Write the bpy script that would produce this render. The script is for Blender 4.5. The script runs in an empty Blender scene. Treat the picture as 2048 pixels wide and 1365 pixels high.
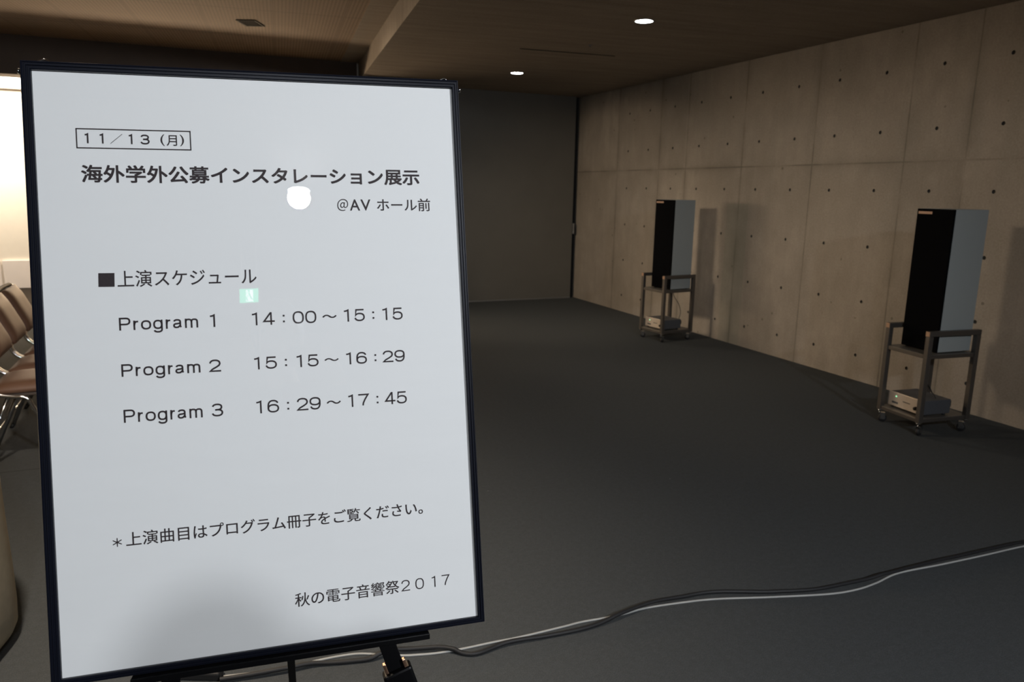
import bpy, bmesh, math, random
from mathutils import Vector, Matrix

random.seed(7)
scene = bpy.context.scene
COL = scene.collection

# ------------------------------------------------------------------ camera, world, exposure
CAM_H = 1.513
YAW, PITCH, ROLL, FPX = 0.40339, 0.19974, -0.01856, 1493.39


def cam_axes():
    f = Vector((math.sin(YAW) * math.cos(PITCH), math.cos(YAW) * math.cos(PITCH), -math.sin(PITCH)))
    r0 = Vector((math.cos(YAW), -math.sin(YAW), 0))
    d0 = f.cross(r0)
    r = math.cos(ROLL) * r0 + math.sin(ROLL) * d0
    d = -math.sin(ROLL) * r0 + math.cos(ROLL) * d0
    return r, d, f


cr, cd, cf = cam_axes()
cam_data = bpy.data.cameras.new('camera')
cam = bpy.data.objects.new('camera', cam_data)
COL.objects.link(cam)
cam.matrix_world = Matrix(((cr.x, -cd.x, -cf.x, 0), (cr.y, -cd.y, -cf.y, 0), (cr.z, -cd.z, -cf.z, CAM_H), (0, 0, 0, 1)))
cam_data.sensor_width = 36
cam_data.lens = FPX * 36 / 2048
cam_data.clip_start = 0.02
cam_data.dof.use_dof = True
cam_data.dof.focus_distance = 1.27
cam_data.dof.aperture_fstop = 9
scene.camera = cam

world = bpy.data.worlds.new('world')
scene.world = world
world.use_nodes = True
world.node_tree.nodes['Background'].inputs[0].default_value = (0.5, 0.55, 0.65, 1)
world.node_tree.nodes['Background'].inputs[1].default_value = 0.0

vs = scene.view_settings
vs.view_transform = 'Standard'
vs.look = 'None'
vs.gamma = 1
vs.use_curve_mapping = False
vs.exposure = 0.0
scene.cycles.use_denoising = True
scene.cycles.sample_clamp_indirect = 4.0
scene.cycles.max_bounces = 8
scene.cycles.diffuse_bounces = 5
scene.cycles.caustics_reflective = False
scene.cycles.caustics_refractive = False

# lamp strengths
P_FRONT = 165.0      # cool downlight behind the camera, over the sign
P_SIDE = 650.0       # its neighbour in the soffit to the right
P_SOFFIT = 14.0      # the two downlights in the concrete soffit
P_LEFT = 300.0       # warm downlight over the floor on the left
P_WARM = 560.0        # warm lamps in the higher ceiling on the left
P_COVE = 165.0       # lamp in the bright room beyond the opening
COOL = (0.90, 0.94, 1.0)
WARM = (1.0, 0.80, 0.58)
P_STRIP = 120.0      # wall strip light in that room, hidden by the poster
CREAM = (1.0, 0.87, 0.70)


def lamp(kind, name, loc, power, color, target=None, **kw):
    d = bpy.data.lights.new(name, kind)
    d.energy = power
    d.color = color
    for k, v in kw.items():
        setattr(d, k, v)
    o = bpy.data.objects.new(name, d)
    COL.objects.link(o)
    o.location = loc
    if target is not None:
        o.rotation_euler = (Vector(target) - Vector(loc)).to_track_quat('-Z', 'Y').to_euler()
    return o


# ------------------------------------------------------------------ materials
def new_mat(name):
    m = bpy.data.materials.new(name)
    m.use_nodes = True
    nt = m.node_tree
    return m, nt, nt.nodes['Principled BSDF']


def simple(name, col, rough=0.5, metal=0.0, spec=0.5, noise=0.0, nscale=40, bump=0.0, coat=0.0):
    m, nt, p = new_mat(name)
    p.inputs['Base Color'].default_value = (*col, 1)
    p.inputs['Roughness'].default_value = rough
    p.inputs['Metallic'].default_value = metal
    p.inputs['Specular IOR Level'].default_value = spec
    p.inputs['Coat Weight'].default_value = coat
    if noise or bump:
        tc = nt.nodes.new('ShaderNodeTexCoord')
        n = nt.nodes.new('ShaderNodeTexNoise')
        n.inputs['Scale'].default_value = nscale
        n.inputs['Detail'].default_value = 5
        nt.links.new(tc.outputs['Object'], n.inputs['Vector'])
        if noise:
            mix = nt.nodes.new('ShaderNodeMix')
            mix.data_type = 'RGBA'
            mix.inputs[6].default_value = (*[c * (1 - noise) for c in col], 1)
            mix.inputs[7].default_value = (*[min(1, c * (1 + noise)) for c in col], 1)
            nt.links.new(n.outputs[0], mix.inputs[0])
            nt.links.new(mix.outputs[2], p.inputs['Base Color'])
        if bump:
            b = nt.nodes.new('ShaderNodeBump')
            b.inputs['Strength'].default_value = bump
            b.inputs['Distance'].default_value = 0.002
            nt.links.new(n.outputs[0], b.inputs['Height'])
            nt.links.new(b.outputs[0], p.inputs['Normal'])
    return m


def emit(name, col, strength):
    m, nt, p = new_mat(name)
    p.inputs['Base Color'].default_value = (0.8, 0.8, 0.8, 1)
    p.inputs['Emission Color'].default_value = (*col, 1)
    p.inputs['Emission Strength'].default_value = strength
    return m


class G:
    """tiny shader-graph helper"""

    def __init__(self, nt):
        self.nt = nt

    def put(self, sock, v):
        if isinstance(v, (int, float)):
            sock.default_value = v
        elif isinstance(v, tuple):
            sock.default_value = v
        else:
            self.nt.links.new(v, sock)

    def math(self, op, a, b=0.0, c=0.0):
        n = self.nt.nodes.new('ShaderNodeMath')
        n.operation = op
        self.put(n.inputs[0], a)
        self.put(n.inputs[1], b)
        self.put(n.inputs[2], c)
        return n.outputs[0]

    def noise(self, vec, scale, detail=4, rough=0.55):
        n = self.nt.nodes.new('ShaderNodeTexNoise')
        n.inputs['Scale'].default_value = scale
        n.inputs['Detail'].default_value = detail
        n.inputs['Roughness'].default_value = rough
        self.put(n.inputs['Vector'], vec)
        return n.outputs[0]

    def mapping(self, vec, scale=(1, 1, 1), rot=(0, 0, 0), loc=(0, 0, 0)):
        n = self.nt.nodes.new('ShaderNodeMapping')
        self.put(n.inputs['Vector'], vec)
        n.inputs['Scale'].default_value = scale
        n.inputs['Rotation'].default_value = rot
        n.inputs['Location'].default_value = loc
        return n.outputs[0]

    def mix(self, f, a, b, mode='MIX'):
        n = self.nt.nodes.new('ShaderNodeMix')
        n.data_type = 'RGBA'
        n.blend_type = mode
        self.put(n.inputs[0], f)
        self.put(n.inputs[6], a)
        self.put(n.inputs[7], b)
        return n.outputs[2]

    def ramp(self, f, stops, interp='LINEAR'):
        n = self.nt.nodes.new('ShaderNodeValToRGB')
        n.color_ramp.interpolation = interp
        el = n.color_ramp.elements
        while len(el) < len(stops):
            el.new(0.5)
        for e, (p, c) in zip(el, sorted(stops)):
            e.position = p
            e.color = c if len(c) == 4 else (*c, 1)
        self.put(n.inputs[0], f)
        return n.outputs[0]

    def obj(self):
        return self.nt.nodes.new('ShaderNodeTexCoord').outputs['Object']

    def xyz(self, v):
        n = self.nt.nodes.new('ShaderNodeSeparateXYZ')
        self.put(n.inputs[0], v)
        return n.outputs

    def bump(self, h, strength, dist):
        n = self.nt.nodes.new('ShaderNodeBump')
        n.inputs['Strength'].default_value = strength
        n.inputs['Distance'].default_value = dist
        self.put(n.inputs['Height'], h)
        return n.outputs[0]


JOINTS = [1.88, 2.80, 3.74, 4.245, 5.18, 6.11, 7.035, 7.558, 8.496]


def concrete_wall():
    m, nt, p = new_mat('fair_faced_concrete')
    g = G(nt)
    v = g.obj()
    x, y, z = g.xyz(v)
    big = g.noise(v, 1.1, 5, 0.6)
    mid = g.noise(v, 5.5, 6, 0.62)
    fine = g.noise(v, 70, 4, 0.6)
    streak = g.noise(g.mapping(v, (1, 5.0, 0.35)), 1.6, 4, 0.6)
    col = g.ramp(big, [(0.3, (0.27, 0.245, 0.205)), (0.5, (0.35, 0.32, 0.275)), (0.7, (0.44, 0.405, 0.355))])
    col = g.mix(g.math('MULTIPLY', g.ramp(mid, [(0.35, (0, 0, 0)), (0.7, (1, 1, 1))]), 0.55), col, (0.25, 0.225, 0.19, 1))
    col = g.mix(g.math('MULTIPLY', g.ramp(streak, [(0.45, (0, 0, 0)), (0.75, (1, 1, 1))]), 0.5), col, (0.25, 0.245, 0.21, 1))
    col = g.mix(g.math('MULTIPLY', g.ramp(g.noise(g.mapping(v, (1, 2.2, 0.8)), 2.6, 6, 0.7), [(0.42, (0, 0, 0)), (0.66, (1, 1, 1))]), 0.5), col, (0.235, 0.215, 0.18, 1))
    col = g.mix(0.22, col, g.ramp(fine, [(0.3, (0.2, 0.19, 0.17)), (0.7, (0.5, 0.47, 0.43))]))
    # pour panels: each formwork sheet dried to its own tone
    f = g.math('MULTIPLY', y, 0.1)
    rnd = random.Random(5)
    stops_a = [(0.0, (0.5,) * 3)] + [(j / 10, (rnd.uniform(0.42, 0.58),) * 3) for j in JOINTS]
    stops_b = [(0.0, (0.5,) * 3)] + [(j / 10, (rnd.uniform(0.42, 0.58),) * 3) for j in JOINTS]
    ra = g.ramp(f, stops_a, 'CONSTANT')
    rb = g.ramp(f, stops_b, 'CONSTANT')
    up = g.math('GREATER_THAN', z, 1.777)
    tone = g.mix(up, rb, ra)
    col = g.mix(0.42, col, tone, 'OVERLAY')
    col = g.mix(1.0, col, (1.04, 0.985, 0.95, 1), 'MULTIPLY')
    # sheet joints
    d = None
    for j in JOINTS:
        a = g.math('ABSOLUTE', g.math('SUBTRACT', y, j))
        d = a if d is None else g.math('MINIMUM', d, a)
    d = g.math('MINIMUM', d, g.math('ABSOLUTE', g.math('SUBTRACT', z, 1.777)))
    smudge = g.math('MULTIPLY', g.math('POWER', 2.718, g.math('DIVIDE', d, -0.045)), g.ramp(g.noise(v, 1.9, 4), [(0.4, (0.0,) * 3), (0.62, (1.0,) * 3)]))
    col = g.mix(g.math('MULTIPLY', smudge, 0.5), col, (0.14, 0.125, 0.10, 1))
    wob = g.math('ADD', 0.0045, g.math('MULTIPLY', g.noise(v, 4.0, 4), 0.009))
    line = g.math('SUBTRACT', 1.0, g.math('SMOOTH_MIN', g.math('DIVIDE', d, wob), 1.0, 0.2))
    line = g.math('MULTIPLY', line, g.ramp(g.noise(v, 2.3, 3), [(0.36, (0.1,) * 3), (0.6, (0.95,) * 3)]))
    line = g.math('MAXIMUM', line, 0.0)
    col = g.mix(g.math('MULTIPLY', line, 0.85), col, (0.1, 0.088, 0.07, 1))
    # pinholes
    vo = nt.nodes.new('ShaderNodeTexVoronoi')
    vo.inputs['Scale'].default_value = 6.0
    nt.links.new(v, vo.inputs['Vector'])
    pin = g.math('LESS_THAN', vo.outputs['Distance'], 0.075)
    pin = g.math('MULTIPLY', pin, g.math('GREATER_THAN', g.noise(v, 3.1, 2), 0.5))
    col = g.mix(g.math('MULTIPLY', pin, 0.6), col, (0.1, 0.09, 0.07, 1))
    # greenish cast shadow of the far speaker, painted as a wall patch
    patch = g.math('MULTIPLY', g.math('LESS_THAN', g.math('ABSOLUTE', g.math('SUBTRACT', y, 6.12)), 0.16), g.math('LESS_THAN', z, 1.42))
    col = g.mix(g.math('MULTIPLY', patch, 0.3), col, (0.22, 0.235, 0.185, 1))
    nt.links.new(col, p.inputs['Base Color'])
    p.inputs['Roughness'].default_value = 0.5
    p.inputs['Specular IOR Level'].default_value = 0.35
    h = g.math('SUBTRACT', g.math('MULTIPLY', fine, 0.3), g.math('MULTIPLY', line, 1.0))
    nt.links.new(g.bump(h, 0.35, 0.004), p.inputs['Normal'])
    return m


def soffit_concrete():
    m, nt, p = new_mat('board_marked_soffit')
    g = G(nt)
    v = g.mapping(g.obj(), rot=(0, 0, math.radians(6)))
    boards = g.noise(g.mapping(v, (0.5, 5.0, 1)), 2.2, 5, 0.6)
    fine = g.noise(v, 60, 4, 0.6)
    big = g.noise(v, 0.9, 4)
    col = g.ramp(boards, [(0.3, (0.245, 0.20, 0.155)), (0.7, (0.40, 0.335, 0.265))])
    col = g.mix(g.math('MULTIPLY', big, 0.5), col, (0.26, 0.21, 0.16, 1))
    col = g.mix(0.15, col, g.ramp(fine, [(0.3, (0.1,) * 3), (0.7, (0.5,) * 3)]))
    nt.links.new(col, p.inputs['Base Color'])
    p.inputs['Roughness'].default_value = 0.75
    nt.links.new(g.bump(boards, 0.2, 0.01), p.inputs['Normal'])
    return m


def perforated():
    m, nt, p = new_mat('perforated_board')
    g = G(nt)
    v = g.mapping(g.obj(), rot=(0, 0, math.radians(6)))
    x, y, z = g.xyz(v)
    pit = 0.03

    def cell(a, s):
        return g.math('ABSOLUTE', g.math('SUBTRACT', g.math('FRACT', g.math('DIVIDE', a, s)), 0.5))

    cx, cy = cell(x, pit), cell(y, pit)
    r = g.math('SQRT', g.math('ADD', g.math('MULTIPLY', cx, cx), g.math('MULTIPLY', cy, cy)))
    dot = g.math('LESS_THAN', r, 0.27)
    seam = g.math('GREATER_THAN', g.math('MAXIMUM', cell(x, 0.6), g.math('ADD', cell(y, 1.2), -0.0)), 0.493)
    sx = g.math('FLOOR', g.math('DIVIDE', g.math('ADD', x, 0.3), 0.6))
    sy = g.math('FLOOR', g.math('DIVIDE', g.math('ADD', y, 0.6), 1.2))
    wn = nt.nodes.new('ShaderNodeTexWhiteNoise')
    wn.noise_dimensions = '2D'
    cmb = nt.nodes.new('ShaderNodeCombineXYZ')
    g.put(cmb.inputs[0], sx)
    g.put(cmb.inputs[1], sy)
    nt.links.new(cmb.outputs[0], wn.inputs['Vector'])
    col = g.mix(wn.outputs[0], (0.33, 0.225, 0.148, 1), (0.40, 0.28, 0.19, 1))
    col = g.mix(g.math('MULTIPLY', g.noise(v, 30, 4), 0.3), col, (0.3, 0.22, 0.15, 1))
    col = g.mix(g.math('MULTIPLY', dot, 0.75), col, (0.08, 0.055, 0.035, 1))
    col = g.mix(g.math('MULTIPLY', seam, 0.6), col, (0.1, 0.07, 0.05, 1))
    nt.links.new(col, p.inputs['Base Color'])
    p.inputs['Roughness'].default_value = 0.8
    return m


def carpet():
    m, nt, p = new_mat('grey_carpet')
    g = G(nt)
    v = g.obj()
    x, y, z = g.xyz(v)
    fine = g.noise(v, 260, 3, 0.7)
    mid = g.noise(v, 38, 5, 0.7)
    loop = g.noise(g.mapping(v, (1, 3, 1), rot=(0, 0, 0.4)), 60, 3, 0.7)
    big = g.noise(v, 0.8, 3)
    col = g.ramp(fine, [(0.3, (0.049, 0.053, 0.056)), (0.7, (0.106, 0.113, 0.116))])
    col = g.mix(g.math('MULTIPLY', g.ramp(mid, [(0.38, (0,) * 3), (0.65, (1,) * 3)]), 0.45), col, (0.055, 0.058, 0.058, 1))
    col = g.mix(g.math('MULTIPLY', g.ramp(loop, [(0.5, (0,) * 3), (0.72, (1,) * 3)]), 0.35), col, (0.125, 0.128, 0.122, 1))
    col = g.mix(g.math('MULTIPLY', big, 0.25), col, (0.07, 0.075, 0.075, 1))
    vo = nt.nodes.new('ShaderNodeTexVoronoi')
    vo.inputs['Scale'].default_value = 5.0
    nt.links.new(v, vo.inputs['Vector'])
    lint = g.math('MULTIPLY', g.math('LESS_THAN', vo.outputs['Distance'], 0.02), g.math('GREATER_THAN', g.noise(v, 1.7, 2), 0.52))
    col = g.mix(g.math('MULTIPLY', lint, 0.6), col, (0.3, 0.3, 0.28, 1))
    seam = g.math('MULTIPLY', g.math('LESS_THAN', g.math('ABSOLUTE', g.math('SUBTRACT', y, 4.47)), 0.005), g.math('LESS_THAN', x, -0.5))
    col = g.mix(g.math('MULTIPLY', seam, 0.6), col, (0.03, 0.03, 0.03, 1))
    nt.links.new(col, p.inputs['Base Color'])
    p.inputs['Roughness'].default_value = 0.95
    p.inputs['Specular IOR Level'].default_value = 0.1
    nt.links.new(g.bump(g.math('ADD', fine, mid), 0.6, 0.004), p.inputs['Normal'])
    return m


def paper_mat():
    m, nt, p = new_mat('poster_paper')
    g = G(nt)
    v = g.obj()
    p.inputs['Base Color'].default_value = (0.82, 0.83, 0.82, 1)
    p.inputs['Roughness'].default_value = 0.6
    p.inputs['Specular IOR Level'].default_value = 0.25
    w = g.noise(g.mapping(v, (1.2, 5, 1)), 3.2, 3, 0.5)
    nt.links.new(g.bump(w, 0.25, 0.006), p.inputs['Normal'])
    return m


def clear_cover():
    m = bpy.data.materials.new('clear_acrylic')
    m.use_nodes = True
    nt = m.node_tree
    nt.nodes.remove(nt.nodes['Principled BSDF'])
    g = G(nt)
    out = nt.nodes['Material Output']
    tr = nt.nodes.new('ShaderNodeBsdfTransparent')
    gl = nt.nodes.new('ShaderNodeBsdfGlossy')
    gl.inputs['Roughness'].default_value = 0.0
    lw = nt.nodes.new('ShaderNodeLayerWeight')
    lw.inputs['Blend'].default_value = 0.5
    fac = g.math('ADD', 0.038, g.math('MULTIPLY', g.math('POWER', lw.outputs['Facing'], 5.0), 0.9))
    mx = nt.nodes.new('ShaderNodeMixShader')
    nt.links.new(fac, mx.inputs[0])
    nt.links.new(tr.outputs[0], mx.inputs[1])
    nt.links.new(gl.outputs[0], mx.inputs[2])
    nt.links.new(mx.outputs[0], out.inputs['Surface'])
    return m


M = dict(
    wall=concrete_wall(), soffit=soffit_concrete(), perf=perforated(), carpet=carpet(),
    darkfloor=simple('darkened_alcove_floor', (0.022, 0.018, 0.015), 0.95, spec=0.1, noise=0.3, nscale=120),  # floor colour darkened on purpose to cut bounce light onto the ceiling
    plug=simple('shaded_tie_hole_mortar', (0.10, 0.095, 0.085), 0.9, noise=0.2, nscale=80),  # mortar plugs, with the shade of the recess put into their dark tone
    panel=simple('dark_partition_board', (0.115, 0.107, 0.09), 0.55, noise=0.12, nscale=3, bump=0.05),
    reveal=simple('black_reveal', (0.01, 0.01, 0.01), 0.8),
    lintel=simple('dark_brown_board', (0.10, 0.07, 0.05), 0.7, noise=0.15, nscale=6),
    cream=simple('cream_plaster', (0.82, 0.77, 0.68), 0.8, noise=0.03, nscale=12),
    white=simple('white_paint', (0.86, 0.80, 0.76), 0.6, noise=0.03, nscale=9),
    dim=simple('plain_grey_plaster', (0.16, 0.15, 0.14), 0.8, noise=0.08, nscale=4),
    track=simple('aluminium_track', (0.35, 0.34, 0.32), 0.4, 0.8),
    paper=paper_mat(), cover=clear_cover(),
    ink=simple('black_print', (0.028, 0.02, 0.022), 0.6, spec=0.3),
    frame=simple('black_anodised_frame', (0.006, 0.007, 0.012), 0.3, 0.0, 0.22, noise=0.05),
    black=simple('black_steel', (0.004, 0.004, 0.0045), 0.35, spec=0.1, noise=0.1),
    chrome=simple('chrome', (0.8, 0.8, 0.8), 0.12, 1.0, noise=0.03, nscale=20),
    copper=simple('copper_clip', (0.75, 0.45, 0.3), 0.3, 1.0, noise=0.05),
    rubber=simple('black_rubber', (0.012, 0.012, 0.013), 0.6, noise=0.1, nscale=90),
    greycord=simple('grey_vinyl_cord', (0.42, 0.42, 0.40), 0.45, noise=0.08, nscale=60),
    grille=simple('black_grille_cloth', (0.003, 0.003, 0.0035), 0.95, spec=0.05, noise=0.2, nscale=400),
    spk=simple('grey_cabinet_paint', (0.37, 0.395, 0.385), 0.55, noise=0.04, nscale=120),
    badge=simple('bronze_badge', (0.36, 0.23, 0.16), 0.5, 0.3, noise=0.1, nscale=200),
    cart=simple('bronze_steel_tube', (0.13, 0.115, 0.10), 0.38, 0.6, noise=0.1, nscale=60),
    cartcap=simple('copper_end_cap', (0.42, 0.27, 0.18), 0.4, 0.5, noise=0.1, nscale=60),
    shelf=simple('grey_shelf_sheet', (0.20, 0.185, 0.16), 0.4, 0.5, noise=0.1, nscale=30),
    amp=simple('champagne_faceplate', (0.72, 0.62, 0.52), 0.4, 0.5, noise=0.04, nscale=60),
    ampbody=simple('grey_amp_cover', (0.10, 0.105, 0.115), 0.5, 0.3, noise=0.08, nscale=60),
    dark=simple('dark_plastic', (0.012, 0.012, 0.012), 0.6, spec=0.2, noise=0.1),
    vinyl=simple('brown_vinyl', (0.155, 0.08, 0.048), 0.55, noise=0.12, nscale=25, bump=0.15),
    vinyledge=simple('dark_vinyl_edge', (0.07, 0.05, 0.04), 0.6, noise=0.1),
    cloth=simple('beige_cloth', (0.62, 0.55, 0.42), 0.9, spec=0.1, noise=0.12, nscale=30, bump=0.2),
    wood=simple('table_wood', (0.3, 0.2, 0.12), 0.5, noise=0.2, nscale=12),
    led=emit('downlight_diffuser', (0.93, 0.97, 1.0), 30.0),
    ledwarm=emit('warm_downlight_diffuser', (1.0, 0.8, 0.55), 20.0),
    tube=emit('fluorescent_diffuser', (1.0, 0.96, 0.88), 6.0),
    pilot=emit('green_pilot_lamp', (0.2, 1.0, 0.5), 1.2),
    exitg=emit('exit_green', (0.05, 0.85, 0.45), 5.5),
    exitw=emit('exit_white', (0.85, 1.0, 0.95), 7.0),
)


# ------------------------------------------------------------------ mesh helpers
class MB:
    def __init__(self):
        self.v, self.f, self.s, self.mi = [], [], [], []

    def add(self, vs_, fs, smooth=False, mi=0):
        b = len(self.v)
        self.v += [Vector(p) for p in vs_]
        for f in fs:
            self.f.append([b + i for i in f])
            self.s.append(smooth)
            self.mi.append(mi)
        return self

    def box(self, lo, hi, M4=None, mi=0):
        x0, y0, z0 = lo
        x1, y1, z1 = hi
        c = [(x0, y0, z0), (x1, y0, z0), (x1, y1, z0), (x0, y1, z0), (x0, y0, z1), (x1, y0, z1), (x1, y1, z1), (x0, y1, z1)]
        if M4:
            c = [M4 @ Vector(p) for p in c]
        return self.add(c, [(0, 3, 2, 1), (4, 5, 6, 7), (0, 1, 5, 4), (1, 2, 6, 5), (2, 3, 7, 6), (3, 0, 4, 7)], False, mi)

    def prism(self, poly, z0, z1, mi=0):
        n = len(poly)
        vs_ = [(x, y, z0) for x, y in poly] + [(x, y, z1) for x, y in poly]
        fs = [tuple(range(n - 1, -1, -1)), tuple(range(n, 2 * n))] + [(i, (i + 1) % n, n + (i + 1) % n, n + i) for i in range(n)]
        return self.add(vs_, fs, False, mi)

    def tube(self, pts, r, seg=12, closed=False, smooth=True, radii=None, flat=None):
        """sweep a circle along points; flat=(a, b, side) sweeps a rectangle"""
        pts = [Vector(p) for p in pts]
        n = len(pts)
        rings = []
        up = None
        for i, p in enumerate(pts):
            a = pts[i - 1] if i else (pts[-1] if closed else pts[0])
            b = pts[(i + 1) % n] if (i < n - 1 or closed) else pts[-1]
            t = (b - a).normalized()
            if up is None:
                up = Vector((0, 0, 1)) if abs(t.z) < 0.9 else Vector((1, 0, 0))
            side = t.cross(up).normalized()
            up = side.cross(t).normalized()
            rr = radii[i] if radii else r
            rings.append([p + (side * math.cos(2 * math.pi * k / seg) + up * math.sin(2 * math.pi * k / seg)) * rr for k in range(seg)])
        vs_ = [q for rg in rings for q in rg]
        fs = []
        m = n if closed else n - 1
        for i in range(m):
            j = (i + 1) % n
            for k in range(seg):
                k2 = (k + 1) % seg
                fs.append((i * seg + k, j * seg + k, j * seg + k2, i * seg + k2))
        b = len(self.v)
        self.add(vs_, fs, smooth)
        if not closed:
            self.f += [[b + k for k in range(seg)], [b + (n - 1) * seg + k for k in range(seg - 1, -1, -1)]]
            self.s += [False, False]
            self.mi += [0, 0]
        return self

    def beam(self, a, b, w, h, wdir):
        """rectangular bar from a to b, w along wdir"""
        a, b = Vector(a), Vector(b)
        t = (b - a).normalized()
        s = Vector(wdir)
        s = (s - t * s.dot(t)).normalized()
        q = t.cross(s)
        c = []
        for p in (a, b):
            for x, y in ((-1, -1), (1, -1), (1, 1), (-1, 1)):
                c.append(p + s * x * w / 2 + q * y * h / 2)
        return self.add(c, [(3, 2, 1, 0), (4, 5, 6, 7), (0, 1, 5, 4), (1, 2, 6, 5), (2, 3, 7, 6), (3, 0, 4, 7)])

    def lathe(self, prof, seg=32, M4=None, smooth=True):
        vs_ = []
        for r, z in prof:
            for k in range(seg):
                a = 2 * math.pi * k / seg
                p = Vector((r * math.cos(a), r * math.sin(a), z))
                vs_.append(M4 @ p if M4 else p)
        fs = []
        for i in range(len(prof) - 1):
            for k in range(seg):
                k2 = (k + 1) % seg
                fs.append((i * seg + k, i * seg + k2, (i + 1) * seg + k2, (i + 1) * seg + k))
        return self.add(vs_, fs, smooth)

    def build(self, name, mats, parent=None, world=False, bevel=0.0, subsurf=0):
        me = bpy.data.meshes.new(name)
        vv = self.v
        if world and parent is not None:
            top = parent
            while top.parent is not None:      # parts carry no offset of their own
                top = top.parent
            inv = top.matrix_world.inverted()
            vv = [inv @ p for p in vv]
        me.from_pydata([tuple(p) for p in vv], [], self.f)
        for pl, s, mi in zip(me.polygons, self.s, self.mi):
            pl.use_smooth = s
            pl.material_index = mi
        bm = bmesh.new()
        bm.from_mesh(me)
        bmesh.ops.remove_doubles(bm, verts=bm.verts, dist=1e-6)
        bmesh.ops.recalc_face_normals(bm, faces=bm.faces)
        bm.to_mesh(me)
        bm.free()
        for mm in (mats if isinstance(mats, (list, tuple)) else [mats]):
            me.materials.append(mm)
        o = bpy.data.objects.new(name, me)
        COL.objects.link(o)
        if parent is not None:
            o.parent = parent
        if bevel:
            b = o.modifiers.new('bevel', 'BEVEL')
            b.width = bevel
            b.segments = 2
            b.limit_method = 'ANGLE'
            b.angle_limit = math.radians(40)
        if subsurf:
            s = o.modifiers.new('subsurf', 'SUBSURF')
            s.levels = s.render_levels = subsurf
        return o


def tag(o, label, cat, group=None):
    o['label'] = label
    o['category'] = cat
    if group:
        o['group'] = group
    return o


def thing(name, label, cat, loc=(0, 0, 0), rotz=0.0, group=None, matrix=None):
    o = bpy.data.objects.new(name, None)
    o.empty_display_size = 0.1
    COL.objects.link(o)
    o.matrix_world = matrix if matrix is not None else (Matrix.Translation(loc) @ Matrix.Rotation(rotz, 4, 'Z'))
    return tag(o, label, cat, group)


def structure(mb, name, mats, **kw):
    o = mb.build(name, mats, **kw)
    o['kind'] = 'structure'
    return o


def kids(o):
    return [c for c in COL.objects if c.parent == o]


def copy_tree(o, loc, rotz, label, group=None):
    c = o.copy()
    COL.objects.link(c)
    c.matrix_world = Matrix.Translation(loc) @ Matrix.Rotation(rotz, 4, 'Z')
    c['label'] = label
    if group:
        c['group'] = group
    for k in kids(o):
        d = k.copy()
        COL.objects.link(d)
        d.parent = c
        for s in kids(k):
            e = s.copy()
            COL.objects.link(e)
            e.parent = d
    return c


def smooth_path(pts, n=8):
    """Catmull-Rom through points"""
    P = [Vector(p) for p in pts]
    out = []
    for i in range(len(P) - 1):
        p0, p1, p2, p3 = P[max(i - 1, 0)], P[i], P[i + 1], P[min(i + 2, len(P) - 1)]
        for k in range(n):
            t = k / n
            out.append(0.5 * ((2 * p1) + (p2 - p0) * t + (2 * p0 - 5 * p1 + 4 * p2 - p3) * t * t + (3 * p1 - p0 - 3 * p2 + p3) * t ** 3))
    out.append(P[-1])
    return out


# ------------------------------------------------------------------ the room
WX, WY, ZS, ZC = 5.043, 9.515, 2.78, 2.985      # right wall, back wall, soffit and left ceiling heights
XL, YR, YB2 = -6.0, -6.0, 12.6


def edge_x(y):
    return 1.53 + 0.1056 * (y - 5.31)


structure(MB().box((XL, YR, -0.12), (WX, WY + 0.08, 0)), 'floor', M['carpet'])
structure(MB().box((XL, WY + 0.08, -0.12), (WX, YB2, 0)), 'floor_alcove', M['darkfloor'])

# right wall: cast concrete with recessed tie holes
cols = [1.60, 2.07, 2.55, 3.03, 3.503, 3.998, 4.492, 4.957, 5.419, 5.883, 6.348, 6.82, 7.30, 7.80, 8.25]
rowz = [0.21, 0.66, 1.11, 1.56, 2.01, 2.46]
yb = [cols[0] - 0.24] + [(a + b) / 2 for a, b in zip(cols, cols[1:])] + [cols[-1] + 0.24]
zb = [0.0, 0.435, 0.885, 1.335, 1.785, 2.235, ZS]
mb = MB()
HR, NS = 0.0135, 4
for i, cy in enumerate(cols):
    for j, cz in enumerate(rowz):
        y0, y1, z0, z1 = yb[i], yb[i + 1], zb[j], zb[j + 1]
        ring = []
        for k in range(NS):
            ring.append((y0 + (y1 - y0) * k / NS, z0))
        for k in range(NS):
            ring.append((y1, z0 + (z1 - z0) * k / NS))
        for k in range(NS):
            ring.append((y1 - (y1 - y0) * k / NS, z1))
        for k in range(NS):
            ring.append((y0, z1 - (z1 - z0) * k / NS))
        n = len(ring)
        hole = []
        for k in range(n):
            a = math.radians(225 + 360 * k / n)
            hole.append((cy + HR * math.cos(a), cz + HR * math.sin(a)))
        vv = [(WX, a, b) for a, b in ring] + [(WX, a, b) for a, b in hole] + [(WX + 0.014, a, b) for a, b in hole]
        mb.add(vv, [(k, (k + 1) % n, n + (k + 1) % n, n + k) for k in range(n)], False, 0)
        mb.add(vv[n:], [(k, (k + 1) % n, n + (k + 1) % n, n + k) for k in range(n)] + [tuple(range(n, 2 * n))], False, 1)
for (a, b) in ((YR, yb[0]), (yb[-1], WY + 0.25)):
    mb.add([(WX, a, 0), (WX, b, 0), (WX, b, ZS), (WX, a, ZS)], [(0, 1, 2, 3)])
mb.add([(WX, YR, ZS), (WX, WY + .25, ZS), (WX, WY + .25, ZC + .2), (WX, YR, ZC + .2)], [(0, 1, 2, 3)])
mb.box((WX + 0.03, YR, 0), (WX + 0.25, WY + 0.25, ZC + 0.2))
structure(mb, 'wall_right', [M['wall'], M['plug']])

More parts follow.
